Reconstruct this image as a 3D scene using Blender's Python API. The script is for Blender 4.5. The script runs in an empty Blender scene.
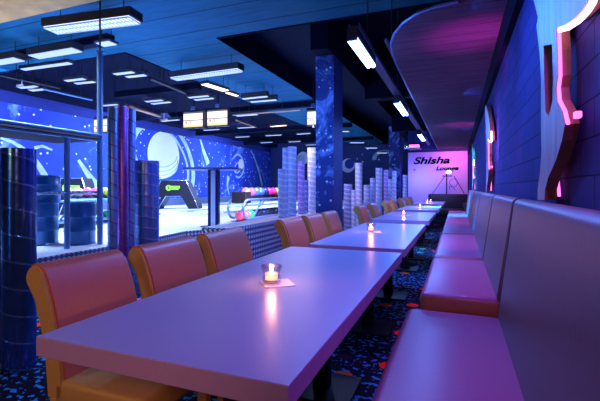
import bpy, bmesh, math, random
from mathutils import Vector, Matrix
random.seed(7)
C = bpy.context.scene.collection
PI = math.pi
# ------------------------------------------------------------------ camera model
F, CX, Y0, H = 400.0, 300.0, 188.0, 1.18
A = math.atan(157.0 / 400.0)
SA, CA = math.sin(A), math.cos(A)
def ray(px, py):
    xc, yc = (px - CX) / F, (Y0 - py) / F
    return Vector((-SA + CA * xc, CA + SA * xc, yc))
EYE = Vector((0, 0, H))
def at_depth(px, py, d): return EYE + ray(px, py) * d
def at_z(px, py, z):
    r = ray(px, py); return EYE + r * ((z - H) / r.z)
def at_x(px, py, x):
    r = ray(px, py); return EYE + r * (x / r.x)
def at_y(px, py, y):
    r = ray(px, py); return EYE + r * (y / r.y)

# ------------------------------------------------------------------ materials
def new_mat(name):
    m = bpy.data.materials.new(name); m.use_nodes = True
    nt = m.node_tree; b = nt.nodes['Principled BSDF']
    return m, nt, b
def plain(name, col, rough=.5, metal=0, spec=.5, noise=0, scale=8, bump=0, coat=0):
    m, nt, b = new_mat(name)
    b.inputs['Base Color'].default_value = (*col, 1)
    b.inputs['Roughness'].default_value = rough
    b.inputs['Metallic'].default_value = metal
    b.inputs['Specular IOR Level'].default_value = spec
    if coat: b.inputs['Coat Weight'].default_value = coat
    if noise or bump:
        tc = nt.nodes.new('ShaderNodeTexCoord'); nz = nt.nodes.new('ShaderNodeTexNoise')
        nz.inputs['Scale'].default_value = scale; nz.inputs['Detail'].default_value = 5
        nt.links.new(tc.outputs['Object'], nz.inputs['Vector'])
        if noise:
            mx = nt.nodes.new('ShaderNodeMix'); mx.data_type = 'RGBA'
            mx.inputs['A'].default_value = (*[c * (1 - noise) for c in col], 1)
            mx.inputs['B'].default_value = (*[min(1, c * (1 + noise)) for c in col], 1)
            nt.links.new(nz.outputs['Fac'], mx.inputs['Factor'])
            nt.links.new(mx.outputs['Result'], b.inputs['Base Color'])
        if bump:
            bp = nt.nodes.new('ShaderNodeBump'); bp.inputs['Strength'].default_value = bump
            bp.inputs['Distance'].default_value = .01
            nt.links.new(nz.outputs['Fac'], bp.inputs['Height']); nt.links.new(bp.outputs['Normal'], b.inputs['Normal'])
    return m
def glow(name, col, strength):
    m, nt, b = new_mat(name)
    b.inputs['Base Color'].default_value = (.02, .02, .02, 1)
    b.inputs['Emission Color'].default_value = (*col, 1)
    b.inputs['Emission Strength'].default_value = strength
    return m
def N(nt, t, **kw):
    n = nt.nodes.new('ShaderNode' + t)
    for k, v in kw.items(): setattr(n, k, v)
    return n
def math_node(nt, op, a, b=None):
    n = N(nt, 'Math', operation=op)
    for i, v in enumerate((a, b)):
        if v is None: continue
        if isinstance(v, (int, float)): n.inputs[i].default_value = v
        else: nt.links.new(v, n.inputs[i])
    return n.outputs[0]
def mix_col(nt, fac, a, b):
    n = N(nt, 'Mix', data_type='RGBA')
    for key, v in (('Factor', fac), ('A', a), ('B', b)):
        if isinstance(v, (int, float)): n.inputs[key].default_value = v
        elif isinstance(v, tuple): n.inputs[key].default_value = (*v, 1)
        else: nt.links.new(v, n.inputs[key])
    return n.outputs['Result']

def carpet_mat():
    m, nt, b = new_mat('carpet')
    tc = N(nt, 'TexCoord'); v = N(nt, 'TexVoronoi'); v.inputs['Scale'].default_value = 2.3
    v.inputs['Randomness'].default_value = .8
    v.voronoi_dimensions = '2D'
    nt.links.new(tc.outputs['Object'], v.inputs['Vector'])
    disc = math_node(nt, 'LESS_THAN', v.outputs['Distance'], .145)
    sep = N(nt, 'SeparateColor'); nt.links.new(v.outputs['Color'], sep.inputs[0])
    rp = N(nt, 'ValToRGB'); rp.color_ramp.interpolation = 'CONSTANT'
    els = rp.color_ramp.elements
    els[0].position = 0; els[0].color = (1, .04, .03, 1)
    els[1].position = .38; els[1].color = (.02, .02, .05, 1)
    for p, c in ((.52, (1, .12, .04)), (.68, (.1, .8, .25)), (.76, (.02, .02, .05)), (.86, (.9, .12, .5))):
        e = els.new(p); e.color = (*c, 1)
    nt.links.new(sep.outputs[0], rp.inputs[0])
    n1 = N(nt, 'TexNoise'); n1.inputs['Scale'].default_value = 24; n1.inputs['Detail'].default_value = 2
    nt.links.new(tc.outputs['Object'], n1.inputs['Vector'])
    fl = math_node(nt, 'GREATER_THAN', n1.outputs['Fac'], .585)
    n2 = N(nt, 'TexNoise'); n2.inputs['Scale'].default_value = 3.1
    nt.links.new(tc.outputs['Object'], n2.inputs['Vector'])
    rc = mix_col(nt, n2.outputs['Fac'], (.02, .17, .62), (.05, .45, .75))
    base = mix_col(nt, fl, (.008, .008, .022), rc)
    col = mix_col(nt, disc, base, rp.outputs[0])
    nt.links.new(col, b.inputs['Base Color']); b.inputs['Roughness'].default_value = .9
    b.inputs['Specular IOR Level'].default_value = .1
    return m
def block_mat():
    m, nt, b = new_mat('painted_block')
    tc = N(nt, 'TexCoord'); mp = N(nt, 'Mapping')
    mp.inputs['Rotation'].default_value = (0, PI / 2, PI / 2)
    sp = N(nt, 'SeparateXYZ'); cb = N(nt, 'CombineXYZ')
    nt.links.new(tc.outputs['Object'], sp.inputs[0])
    nt.links.new(sp.outputs['Y'], cb.inputs['X']); nt.links.new(sp.outputs['Z'], cb.inputs['Y'])
    br = N(nt, 'TexBrick'); nt.links.new(cb.outputs[0], br.inputs['Vector'])
    br.inputs['Scale'].default_value = 1; br.inputs['Brick Width'].default_value = .30
    br.inputs['Row Height'].default_value = .122; br.inputs['Mortar Size'].default_value = .0035
    br.inputs['Mortar Smooth'].default_value = .3
    br.inputs['Color1'].default_value = (.022, .024, .115, 1); br.inputs['Color2'].default_value = (.032, .030, .14, 1)
    br.inputs['Mortar'].default_value = (.006, .006, .02, 1)
    nz = N(nt, 'TexNoise'); nz.inputs['Scale'].default_value = 30; nz.inputs['Detail'].default_value = 6
    nt.links.new(cb.outputs[0], nz.inputs['Vector'])
    h = math_node(nt, 'SUBTRACT', math_node(nt, 'MULTIPLY', nz.outputs['Fac'], .35), br.outputs['Fac'])
    bp = N(nt, 'Bump'); bp.inputs['Strength'].default_value = .8; bp.inputs['Distance'].default_value = .006
    nt.links.new(h, bp.inputs['Height']); nt.links.new(bp.outputs['Normal'], b.inputs['Normal'])
    nt.links.new(br.outputs['Color'], b.inputs['Base Color']); b.inputs['Roughness'].default_value = .85; b.inputs['Specular IOR Level'].default_value = .12
    return m
def board_concrete(name, col, step=.16, axis='Y', depth=.9):
    m, nt, b = new_mat(name)
    tc = N(nt, 'TexCoord'); sp = N(nt, 'SeparateXYZ'); nt.links.new(tc.outputs['Object'], sp.inputs[0])
    fr = math_node(nt, 'FRACT', math_node(nt, 'DIVIDE', sp.outputs[axis], step))
    gap = math_node(nt, 'LESS_THAN', fr, .05)
    mp = N(nt, 'Mapping'); mp.inputs['Scale'].default_value = (1.2, 7, 1) if axis == 'Y' else (7, 1.2, 1)
    nz = N(nt, 'TexNoise'); nz.inputs['Scale'].default_value = 2.2; nz.inputs['Detail'].default_value = 7
    nt.links.new(tc.outputs['Object'], mp.inputs[0]); nt.links.new(mp.outputs[0], nz.inputs['Vector'])
    c = mix_col(nt, nz.outputs['Fac'], tuple(x * .55 for x in col), tuple(min(1, x * 1.35) for x in col))
    c = mix_col(nt, gap, c, tuple(x * .35 for x in col))
    h = math_node(nt, 'SUBTRACT', math_node(nt, 'MULTIPLY', nz.outputs['Fac'], depth), math_node(nt, 'MULTIPLY', gap, .5))
    bp = N(nt, 'Bump'); bp.inputs['Strength'].default_value = .7; bp.inputs['Distance'].default_value = .02
    nt.links.new(h, bp.inputs['Height']); nt.links.new(bp.outputs['Normal'], b.inputs['Normal'])
    nt.links.new(c, b.inputs['Base Color']); b.inputs['Roughness'].default_value = .8; b.inputs['Specular IOR Level'].default_value = .12
    return m
def tread_mat(name, col, scale, dark, rough=.35, metal=.6):
    m, nt, b = new_mat(name)
    tc = N(nt, 'TexCoord'); sp = N(nt, 'SeparateXYZ'); nt.links.new(tc.outputs['UV'], sp.inputs[0])
    a = math_node(nt, 'SINE', math_node(nt, 'MULTIPLY', math_node(nt, 'ADD', sp.outputs[0], sp.outputs[1]), scale))
    c = math_node(nt, 'SINE', math_node(nt, 'MULTIPLY', math_node(nt, 'SUBTRACT', sp.outputs[0], sp.outputs[1]), scale))
    k = math_node(nt, 'GREATER_THAN', math_node(nt, 'MULTIPLY', a, c), .12)
    nt.links.new(mix_col(nt, k, dark, col), b.inputs['Base Color'])
    bp = N(nt, 'Bump'); bp.inputs['Strength'].default_value = .6; bp.inputs['Distance'].default_value = .004
    nt.links.new(k, bp.inputs['Height']); nt.links.new(bp.outputs['Normal'], b.inputs['Normal'])
    b.inputs['Roughness'].default_value = rough; b.inputs['Metallic'].default_value = metal
    return m
def space_mat(name, deep, mid, stars=7.0, star_r=.10, cloud=.62, cscale=.6, cloud_col=(.45, .65, 1)):
    """painted night sky: deep blue, lighter nebula veils and white dots"""
    m, nt, b = new_mat(name)
    tc = N(nt, 'TexCoord')
    n1 = N(nt, 'TexNoise'); n1.inputs['Scale'].default_value = .35; n1.inputs['Detail'].default_value = 3
    nt.links.new(tc.outputs['Object'], n1.inputs['Vector'])
    rp = N(nt, 'ValToRGB'); rp.color_ramp.elements[0].position = .35; rp.color_ramp.elements[1].position = .65
    nt.links.new(n1.outputs['Fac'], rp.inputs[0])
    base = mix_col(nt, rp.outputs[0], deep, mid)
    n2 = N(nt, 'TexNoise'); n2.inputs['Scale'].default_value = cscale; n2.inputs['Detail'].default_value = 8
    n2.inputs['Distortion'].default_value = 1.2; n2.inputs['Roughness'].default_value = .65
    nt.links.new(tc.outputs['Object'], n2.inputs['Vector'])
    r2 = N(nt, 'ValToRGB'); r2.color_ramp.elements[0].position = cloud; r2.color_ramp.elements[1].position = cloud + .14
    nt.links.new(n2.outputs['Fac'], r2.inputs[0])
    base = mix_col(nt, r2.outputs[0], base, cloud_col)
    v = N(nt, 'TexVoronoi'); v.inputs['Scale'].default_value = stars
    nt.links.new(tc.outputs['Object'], v.inputs['Vector'])
    sc = N(nt, 'SeparateColor'); nt.links.new(v.outputs['Color'], sc.inputs[0])
    lim = math_node(nt, 'MULTIPLY', math_node(nt, 'POWER', sc.outputs[0], 3), star_r * 2.2)
    st = math_node(nt, 'LESS_THAN', v.outputs['Distance'], lim)
    nt.links.new(mix_col(nt, st, base, (.9, .95, 1)), b.inputs['Base Color'])
    b.inputs['Roughness'].default_value = .75
    return m
def duct_mat(name, base, seam, pitch, thick=.14, rough=.28, metal=.75):
    m, nt, b = new_mat(name)
    tc = N(nt, 'TexCoord'); sp = N(nt, 'SeparateXYZ'); nt.links.new(tc.outputs['Object'], sp.inputs[0])
    an = math_node(nt, 'DIVIDE', math_node(nt, 'ARCTAN2', sp.outputs['Y'], sp.outputs['X']), 2 * PI)
    ph = math_node(nt, 'FRACT', math_node(nt, 'ADD', math_node(nt, 'DIVIDE', sp.outputs['Z'], pitch), math_node(nt, 'ADD', an, 4)))
    k = math_node(nt, 'LESS_THAN', ph, thick)
    nz = N(nt, 'TexNoise'); nz.inputs['Scale'].default_value = 11; nz.inputs['Detail'].default_value = 4
    nt.links.new(tc.outputs['Object'], nz.inputs['Vector'])
    c = mix_col(nt, nz.outputs['Fac'], tuple(x * .7 for x in base), tuple(min(1, x * 1.3) for x in base))
    nt.links.new(mix_col(nt, k, c, seam), b.inputs['Base Color'])
    bp = N(nt, 'Bump'); bp.inputs['Strength'].default_value = .7; bp.inputs['Distance'].default_value = .006
    nt.links.new(math_node(nt, 'ADD', k, math_node(nt, 'MULTIPLY', nz.outputs['Fac'], .3)), bp.inputs['Height']); nt.links.new(bp.outputs['Normal'], b.inputs['Normal'])
    b.inputs['Roughness'].default_value = rough; b.inputs['Metallic'].default_value = metal
    return m
def glass_mat():
    m, nt, b = new_mat('clear_glass')
    out = nt.nodes['Material Output']
    tr = N(nt, 'BsdfTransparent'); tr.inputs[0].default_value = (.97, .93, .93, 1)
    gl = N(nt, 'BsdfGlossy'); gl.inputs['Roughness'].default_value = .06
    lw = N(nt, 'LayerWeight'); lw.inputs['Blend'].default_value = .35
    mx = N(nt, 'MixShader'); nt.links.new(lw.outputs['Facing'], mx.inputs[0])
    nt.links.new(tr.outputs[0], mx.inputs[1]); nt.links.new(gl.outputs[0], mx.inputs[2])
    nt.links.new(mx.outputs[0], out.inputs['Surface'])
    return m
def wood_mat():
    m, nt, b = new_mat('live_edge_wood')
    tc = N(nt, 'TexCoord'); mp = N(nt, 'Mapping'); mp.inputs['Scale'].default_value = (6, 6, .9)
    nz = N(nt, 'TexNoise'); nz.inputs['Scale'].default_value = 3; nz.inputs['Detail'].default_value = 6; nz.inputs['Distortion'].default_value = 1.5
    nt.links.new(tc.outputs['Object'], mp.inputs[0]); nt.links.new(mp.outputs[0], nz.inputs['Vector'])
    nt.links.new(mix_col(nt, nz.outputs['Fac'], (.07, .07, .08), (.42, .42, .43)), b.inputs['Base Color'])
    bp = N(nt, 'Bump'); bp.inputs['Strength'].default_value = .4; bp.inputs['Distance'].default_value = .01
    nt.links.new(nz.outputs['Fac'], bp.inputs['Height']); nt.links.new(bp.outputs['Normal'], b.inputs['Normal'])
    b.inputs['Roughness'].default_value = .45
    return m

M = dict(
    carpet=carpet_mat(), block=block_mat(),
    slab=board_concrete('ceiling_panels', (.004, .085, .155), .62, 'Y', .3),
    soffit=board_concrete('board_marked_concrete', (.13, .075, .13), .21, 'Y', 1.0),
    warm_concrete=plain('tan_concrete', (.52, .28, .07), .85, noise=.6, scale=4, bump=.4),
    black=plain('matt_black', (.012, .013, .022), .7),
    void=plain('dark_void', (.002, .004, .018), .9, spec=.1),
    darkblue=plain('dark_blue_paint', (.03, .05, .22), .55, noise=.2, scale=3),
    pillar=space_mat('pillar_mural', (.006, .025, .18), (.012, .045, .26), 15, .17, .50, 2.2, (.20, .42, .95)), pillar_plain=plain('pillar_side_paint', (.006, .022, .15), .7),
    mural=space_mat('wall_mural', (.006, .025, .30), (.015, .07, .58), 4.2, .15, .58, .5, (.25,.45,1)),
    endmural=space_mat('end_mural', (.008, .012, .07), (.015, .03, .16), 3, .08, .66, .5),
    upper_blue=plain('plain_blue_darkened', (.003, .014, .16), .8),  # wall blue darkened in colour where the light fades upwards
    paint_white=plain('mural_white', (.92, .95, .98), .8, noise=.12, scale=1.2),
    paint_light=plain('mural_light_blue', (.42, .6, .98), .8, noise=.7, scale=3.5),
    paint_deep=plain('mural_deep_blue', (.01, .03, .25), .8),
    lane_floor=plain('pale_lane_floor', (.80, .82, .88), .18, noise=.06, scale=2),
    lane_dark=plain('gutter_grey', (.10, .14, .24), .4),
    tread_top=tread_mat('tread_plate_pale', (.9, .92, .95), 60, (.45, .5, .62), .4, .1),
    tread_coarse=tread_mat('tread_plate_coarse', (.75, .78, .9), 40, (.06, .08, .2), .4, .2),
    tread=tread_mat('tread_plate_steel', (.70, .74, .88), 50, (.10, .13, .25), .4, .2),
    table=plain('pale_laminate', (.31, .30, .46), .31, noise=.12, scale=240, spec=.35),
    table_edge=plain('laminate_edge', (.40, .28, .50), .45, noise=.05, scale=90),
    black_metal=plain('black_powder_coat', (.012, .012, .02), .5, 0, spec=.3),
    leather=plain('cream_leather_lit_warm', (.50, .32, .08), .42, noise=.08, scale=60, bump=.06),  # cream leather with the warm side light mixed into its colour
    leather_lit_red=plain('cream_leather_lit_red', (.50, .135, .075), .40, noise=.08, scale=60, bump=.06),  # same cream leather, pink-red light mixed into its colour
    bench=plain('bench_leather_lit_magenta', (.30, .062, .16), .4, noise=.06, scale=50, bump=.06),  # beige leather carrying the magenta light in its colour
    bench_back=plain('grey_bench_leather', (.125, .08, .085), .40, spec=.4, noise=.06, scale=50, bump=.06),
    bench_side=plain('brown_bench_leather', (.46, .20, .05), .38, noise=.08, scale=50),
    steel=plain('blue_grey_steel', (.12, .28, .60), .35, .5, noise=.15, scale=4),
    chrome=plain('chrome', (.75, .8, .9), .18, 1),
    duct_near=duct_mat('spiral_duct_blue', (.05, .14, .42), (.20, .42, .80), .17, .06, .2, .85),
    duct_tall=duct_mat('spiral_duct_tall', (.22, .46, .95), (.22, .12, .45), .15, .10),
    duct_violet_tall=duct_mat('spiral_duct_violet', (.40, .14, .66), (.55, .2, .6), .13, .10),
    duct_short=duct_mat('spiral_duct_short', (.14, .28, .72), (.45, .40, .80), .12, .09),
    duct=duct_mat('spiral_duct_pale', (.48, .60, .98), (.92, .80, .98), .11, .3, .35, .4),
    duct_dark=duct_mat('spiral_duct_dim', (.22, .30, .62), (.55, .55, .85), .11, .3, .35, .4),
    duct_violet=duct_mat('spiral_duct_pink', (.55, .34, .85), (.95, .60, .90), .11, .3, .35, .4),
    drum=plain('blue_drum_paint', (.012, .10, .30), .3, .2, noise=.15, scale=5),
    white_wall=plain('white_painted_board', (.80, .76, .84), .7, noise=.03, scale=3),
    letter=plain('dark_letter_vinyl', (.003, .003, .012), 1, spec=0),
    sofa=plain('dark_sofa_leather', (.06, .025, .03), .4, noise=.3, scale=12),
    housing=plain('lamp_housing', (.03, .028, .035), .6),
    tube=glow('white_blue_diffuser', (.36, .50, 1.0), 1.5),
    tube_bright=glow('bright_louvre_tube', (.45, .58, 1.0), 2.6),
    louvre=plain('white_louvre_metal', (.75, .8, .95), .4),
    tube_warm=glow('warm_diffuser', (1.0, .72, .48), 3.0),
    uvtube=glow('blue_tube', (.16, .30, 1.0), 26),
    pink=glow('pink_led', (1.0, .14, .66), 2.6), pinkwhite=glow('violet_white_led', (1.0, .45, .95), 9),
    screen=glow('screen_white', (1.0, .97, .90), 1.3), screen_yellow=glow('screen_yellow', (1.0, .80, .30), 1.1),
    screen_grey=glow('screen_grey', (.5, .5, .62), .25), screen_orange=glow('screen_orange', (1.0, .22, .05), .7),
    screen_ink=plain('screen_ink', (.05, .03, .05), .4),
    green=glow('green_backlit_logo', (.30, 1.0, .04), 1.6),
    flame=glow('flame', (1.0, .55, .18), 30), wax=glow('lit_wax', (1.0, .42, .28), 2.6),
    glass=glass_mat(), napkin=plain('paper_napkin', (.95, .82, .80), .8),
    wood=wood_mat(), wood_edge=plain('brown_bark_edge', (.22, .09, .05), .6, noise=.4, scale=14, bump=.5),
    cable=plain('copper_pipe', (.45, .25, .16), .4, .5),
    tray=plain('cable_tray_grey', (.14, .15, .24), .45, .5),
)
for nm, c in dict(ball_pink=(.95, .20, .45), ball_purple=(.35, .15, .75), ball_blue=(.08, .22, .85), ball_navy=(.03, .05, .25),
                  ball_magenta=(.92, .05, .35), ball_lime=(.55, .95, .08), ball_red=(.95, .10, .20), ball_green=(.03, .65, .25),
                  ball_black=(.03, .035, .07), ball_white=(.9, .75, .82)).items():
    M[nm] = plain(nm, c, .15, spec=.6, noise=.12, scale=12)

# ------------------------------------------------------------------ mesh helpers
def box(bm, c, s, bev=0, rot=None):
    r = bmesh.ops.create_cube(bm, size=1)
    vs = r['verts']
    bmesh.ops.scale(bm, vec=Vector(s), verts=vs)
    if bev:
        es = list({e for v in vs for e in v.link_edges})
        g = bmesh.ops.bevel(bm, geom=es, offset=bev, segments=3, profile=.5, affect='EDGES')
        vs = list({v for f in g['faces'] for v in f.verts} | {v for v in vs if v.is_valid})
    if rot is not None: bmesh.ops.rotate(bm, cent=(0, 0, 0), matrix=rot, verts=vs)
    bmesh.ops.translate(bm, vec=Vector(c), verts=vs)
    return vs
def span(bm, lo, hi, bev=0):
    return box(bm, [(a + b) / 2 for a, b in zip(lo, hi)], [abs(b - a) for a, b in zip(lo, hi)], bev)
def tube(bm, pts, r, n=10, cap=True):
    pts = [Vector(p) for p in pts]; rings = []
    up = None
    for i, p in enumerate(pts):
        t = (pts[min(i + 1, len(pts) - 1)] - pts[max(i - 1, 0)]).normalized()
        if up is None:
            up = t.orthogonal().normalized()
        u = (up - t * up.dot(t)).normalized(); up = u; w = t.cross(u)
        rr = r[i] if isinstance(r, (list, tuple)) else r
        rings.append([bm.verts.new(p + u * math.cos(a) * rr + w * math.sin(a) * rr) for a in [2 * PI * k / n for k in range(n)]])
    for a, b in zip(rings, rings[1:]):
        for k in range(n): bm.faces.new((a[k], a[(k + 1) % n], b[(k + 1) % n], b[k]))
    if cap:
        bm.faces.new(rings[0][::-1]); bm.faces.new(rings[-1])
def lathe(bm, prof, n=24, c=(0, 0, 0)):
    rings = []
    for r, z in prof:
        rings.append([bm.verts.new((c[0] + r * math.cos(2 * PI * k / n), c[1] + r * math.sin(2 * PI * k / n), c[2] + z)) for k in range(n)])
    for a, b in zip(rings, rings[1:]):
        for k in range(n): bm.faces.new((a[k], a[(k + 1) % n], b[(k + 1) % n], b[k]))
    bm.faces.new(rings[0][::-1]); bm.faces.new(rings[-1])
def extrude_poly(bm, pts, vec):
    """closed outline (3D points, coplanar) pushed along vec"""
    a = [bm.verts.new(p) for p in pts]; b = [bm.verts.new(Vector(p) + Vector(vec)) for p in pts]
    n = len(a)
    bm.faces.new(a); bm.faces.new(b[::-1])
    for k in range(n): bm.faces.new((a[(k + 1) % n], a[k], b[k], b[(k + 1) % n]))
def obj(name, bm, mat, parent=None, smooth=False, loc=None):
    bmesh.ops.recalc_face_normals(bm, faces=bm.faces)
    me = bpy.data.meshes.new(name); bm.to_mesh(me); bm.free()
    for mm in (mat if isinstance(mat, (list, tuple)) else [mat]): me.materials.append(mm)
    o = bpy.data.objects.new(name, me); C.objects.link(o)
    if smooth:
        for p in me.polygons: p.use_smooth = True
        try:
            me.set_sharp_from_angle(angle=math.radians(40))
        except Exception: pass
    if parent: o.parent = parent
    if loc is not None: o.location = loc
    return o
def B(): return bmesh.new()
def tag(o, label, cat, group=None, kind=None):
    o['label'] = label; o['category'] = cat
    if group: o['group'] = group
    if kind: o['kind'] = kind
    return o
def thing(name, label, cat, loc=(0, 0, 0), rz=0, group=None):
    o = bpy.data.objects.new(name, None); C.objects.link(o)
    o.empty_display_size = .1
    o.location = loc; o.rotation_euler = (0, 0, rz)
    return tag(o, label, cat, group)
def struct(name, bm, mat, label=None, smooth=False):
    o = obj(name, bm, mat, smooth=smooth); o['kind'] = 'structure'
    if label: o['label'] = label
    return o
def copy_tree(o, parent=None):
    c = o.copy(); C.objects.link(c)
    if parent: c.parent = parent
    for ch in list(o.children): copy_tree(ch, c)
    return c
def plain_box(lo, hi, bev=0):
    bm = B(); span(bm, lo, hi, bev); return bm
def uv_planar(bm, fu, fv):
    l = bm.loops.layers.uv.new('UVMap')
    for f in bm.faces:
        for lp in f.loops: lp[l].uv = (fu(lp.vert.co), fv(lp.vert.co))

# ------------------------------------------------------------------ the room
WX = .40            # brick wall on the right
XL, YE, YB = -11.5, 24.0, 15.8
ZF, ZC = .43, 3.8   # raised bowling floor, main ceiling
EDGE = [(-4.12, -2.5), (-4.15, 4.0), (-4.37, 5.7), (-3.8, 6.9), (-3.8, YE)]

struct('floor', plain_box((-4.5, -2.5, -.1), (WX + .1, YE, 0)), M['carpet'], 'black carpet with glowing red, green and blue space print')
bm = B()
extrude_poly(bm, [(XL, -2.5, ZF)] + [(x, y, ZF) for x, y in EDGE] + [(XL, YE, ZF)], (0, 0, -.43))
struct('floor_bowling', bm, M['lane_floor'], 'raised pale glossy bowling floor')
# tread plate nosing strip and riser
bm = B()
IN = [(-4.95, -2.5), (-4.95, 4.1), (-4.95, 5.85), (-4.30, 7.1), (-4.30, YE)]
for (a, b), (c, d) in zip(zip(EDGE, EDGE[1:]), zip(IN, IN[1:])):
    bm.faces.new([bm.verts.new((p[0], p[1], ZF + .006)) for p in (a, b, d, c)])
uv_planar(bm, lambda v: v.x, lambda v: v.y)
struct('trim_1', bm, M['tread_top'], 'pale tread plate strip along the raised floor edge')
bm = B()
for a, b in zip(EDGE, EDGE[1:]):
    bm.faces.new([bm.verts.new(p) for p in ((a[0] + .012, a[1], 0), (b[0] + .012, b[1], 0), (b[0] + .012, b[1], ZF + .006), (a[0] + .012, a[1], ZF + .006))])
uv_planar(bm, lambda v: v.y, lambda v: v.z)
struct('trim_2', bm, M['tread'], 'riser of raised floor clad in steel tread plate')
# lanes (slightly proud boards with gutters)
for i, x0 in enumerate((-11.1, -9.4, -7.7, -6.0)):
    o = struct('floor_lane', plain_box((x0, 10.5, ZF), (x0 + 1.05, YE - .1, ZF + .02)), M['lane_floor'])
    for gx in (x0 - .27, x0 + 1.07):
        g = obj('gutter', plain_box((gx, 10.5, ZF), (gx + .25, YE - .1, ZF + .012)), M['lane_dark'], o)
# walls
struct('wall_right', plain_box((WX, -2.5, 0), (WX + .15, YB + .2, ZC)), M['block'], 'dark blue painted block wall')
struct('trim_3', plain_box((WX - .045, -2.5, 2.38), (WX, YB, 2.62)), M['void'], 'dark fascia along the top of the block wall')
struct('wall_back', plain_box((-1.75, YB, 0), (WX, YB + .15, ZC)), M['darkblue'], 'dark wall behind the white sign board')
struct('wall_far', plain_box((XL, YE, 0), (WX, YE + .15, 4.3)), M['endmural'], 'dark end wall painted with planets')
struct('wall_left', plain_box((XL - .15, -2.5, 0), (XL, YE, 4.3)), M['mural'], 'blue space mural wall beside the lanes')
struct('wall_left_upper', plain_box((XL, -2.5, 3.52), (XL + .02, YE, 4.28)), M['upper_blue'], 'plain blue band above the wall mural, darkened for fading light')
# grey skirting of the mural wall
struct('baseboard_left', plain_box((XL, -2.5, ZF), (XL + .05, YE, ZF + .30)), M['lane_dark'])

# mural paint shapes
def wall_disc(name, cy, cz, r, mat, off, a0=0, a1=2 * PI, r2=None, tilt=0, sq=1.0, n=48, kind='left'):
    bm = B(); out = []; inn = []
    full = abs(a1 - a0 - 2 * PI) < 1e-6
    for k in range(n + 1):
        a = a0 + (a1 - a0) * k / n
        for lst, rr in ((out, r), (inn, r2)):
            if rr is None: continue
            u, w = rr * math.cos(a), rr * math.sin(a) * sq
            u, w = u * math.cos(tilt) - w * math.sin(tilt), u * math.sin(tilt) + w * math.cos(tilt)
            p = (XL + off, cy + u, cz + w) if kind == 'left' else (cy + u, YE - off, cz + w)
            lst.append(bm.verts.new(p))
    if r2 is None: bm.faces.new(out[:-1] if full else out)
    else:
        for k in range(n): bm.faces.new((out[k], out[k + 1], inn[k + 1], inn[k]))
    o = struct(name, bm, mat); return o
c = at_x(164, 155, XL)
wall_disc('wall_mural_planet', c.y, c.z, .98, M['paint_white'], .012)
wall_disc('wall_mural_ring', c.y + .15, c.z - .25, 2.25, M['paint_light'], .008, .2, 2.9, 1.95, tilt=-.75, sq=.72)
wall_disc('wall_mural_ring', c.y + .15, c.z - .25, 1.80, M['paint_light'], .009, .1, 2.7, 1.62, tilt=-.75, sq=.66)
wall_disc('wall_mural_ring', c.y - .4, c.z + .1, 1.5, M['paint_light'], .010, 1.2, 4.2, 1.25, tilt=-.2, sq=.8)
for k in range(4):
    wall_disc('wall_mural_stripe', c.y + .1, c.z - .62 + .16 * k, .88 - .06 * abs(1.5 - k), M['paint_light'], .014, PI + .25, 2 * PI - .1, .80 - .06 * abs(1.5 - k), tilt=.25, sq=.45)
c = at_x(238, 166, XL)
wall_disc('wall_mural_moon', c.y, c.z, .70, M['paint_light'], .012, -2.2, 2.3, .58, tilt=.2); wall_disc('wall_mural_moon', c.y - .05, c.z - .1, .42, M['paint_light'], .013, r2=.30, sq=.7, tilt=.6); wall_disc('wall_mural_moon', c.y + .32, c.z + .12, .30, M['paint_white'], .014)
def streak(pts, w0, w1, mat, off=.016):
    bm = B(); P = [at_x(px, py, XL) for px, py in pts]; L = []
    for i, p in enumerate(P):
        t = (P[min(i + 1, len(P) - 1)] - P[max(i - 1, 0)]).normalized(); nrm = Vector((0, -t.z, t.y))
        w = w0 + (w1 - w0) * i / (len(P) - 1)
        L.append((bm.verts.new((XL + off, *(p + nrm * w)[1:])), bm.verts.new((XL + off, *(p - nrm * w)[1:]))))
    for a, b in zip(L, L[1:]): bm.faces.new((a[0], b[0], b[1], a[1]))
    struct('wall_mural_streak', bm, mat)
streak([(0, 138), (12, 142), (22, 148), (30, 155), (38, 165), (46, 178)], .03, .10, M['paint_light'])
streak([(34, 148), (42, 146), (52, 150)], .05, .03, M['paint_light'])
streak([(78, 160), (86, 172), (98, 188)], .05, .14, M['paint_light'])
streak([(251, 150), (255, 160), (259, 172), (262, 186)], .03, .12, M['paint_light'])
streak([(199, 136), (203, 150), (208, 164)], .03, .16, M['paint_light'])
streak([(228, 176), (227, 186), (229, 195)], .12, .03, M['paint_light'])
c = at_y(348, 165.5, YE - .01)
wall_disc('wall_mural_crescent', c.x, c.z, .43, M['paint_white'], .012, kind='far'); wall_disc('wall_mural_crescent', c.x + .09, c.z + .10, .30, M['paint_deep'], .016, kind='far')
c = at_y(303, 158, YE - .01)
wall_disc('wall_mural_crescent', c.x, c.z, .40, M['paint_white'], .012, kind='far'); wall_disc('wall_mural_crescent', c.x - .14, c.z - .1, .28, M['paint_light'], .016, kind='far')
c = at_y(384, 158, YE - .01)
wall_disc('wall_mural_nebula', c.x, c.z, .7, M['paint_light'], .012, .4, 3.4, .45, sq=.7, kind='far')

# ceilings: a blue panel slab, T-shaped, with black recesses either side
bm = B()
span(bm, (-5.95, 5.95, ZC), (-3.9, YE, ZC + .5))
span(bm, (XL, 3.4, ZC), (WX, 5.95, ZC + .5))
span(bm, (XL, -2.5, ZC), (WX, 3.4, ZC + .5))
struct('ceiling', bm, M['slab'], 'blue lit panelled concrete ceiling')
bm = B()
span(bm, (XL, 5.95, 4.28), (-5.95, YE, 4.4)); span(bm, (-3.9, 5.95, 4.28), (WX, YE, 4.4))
struct('ceiling_recess', bm, M['void'], 'black ceiling recesses')
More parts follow.
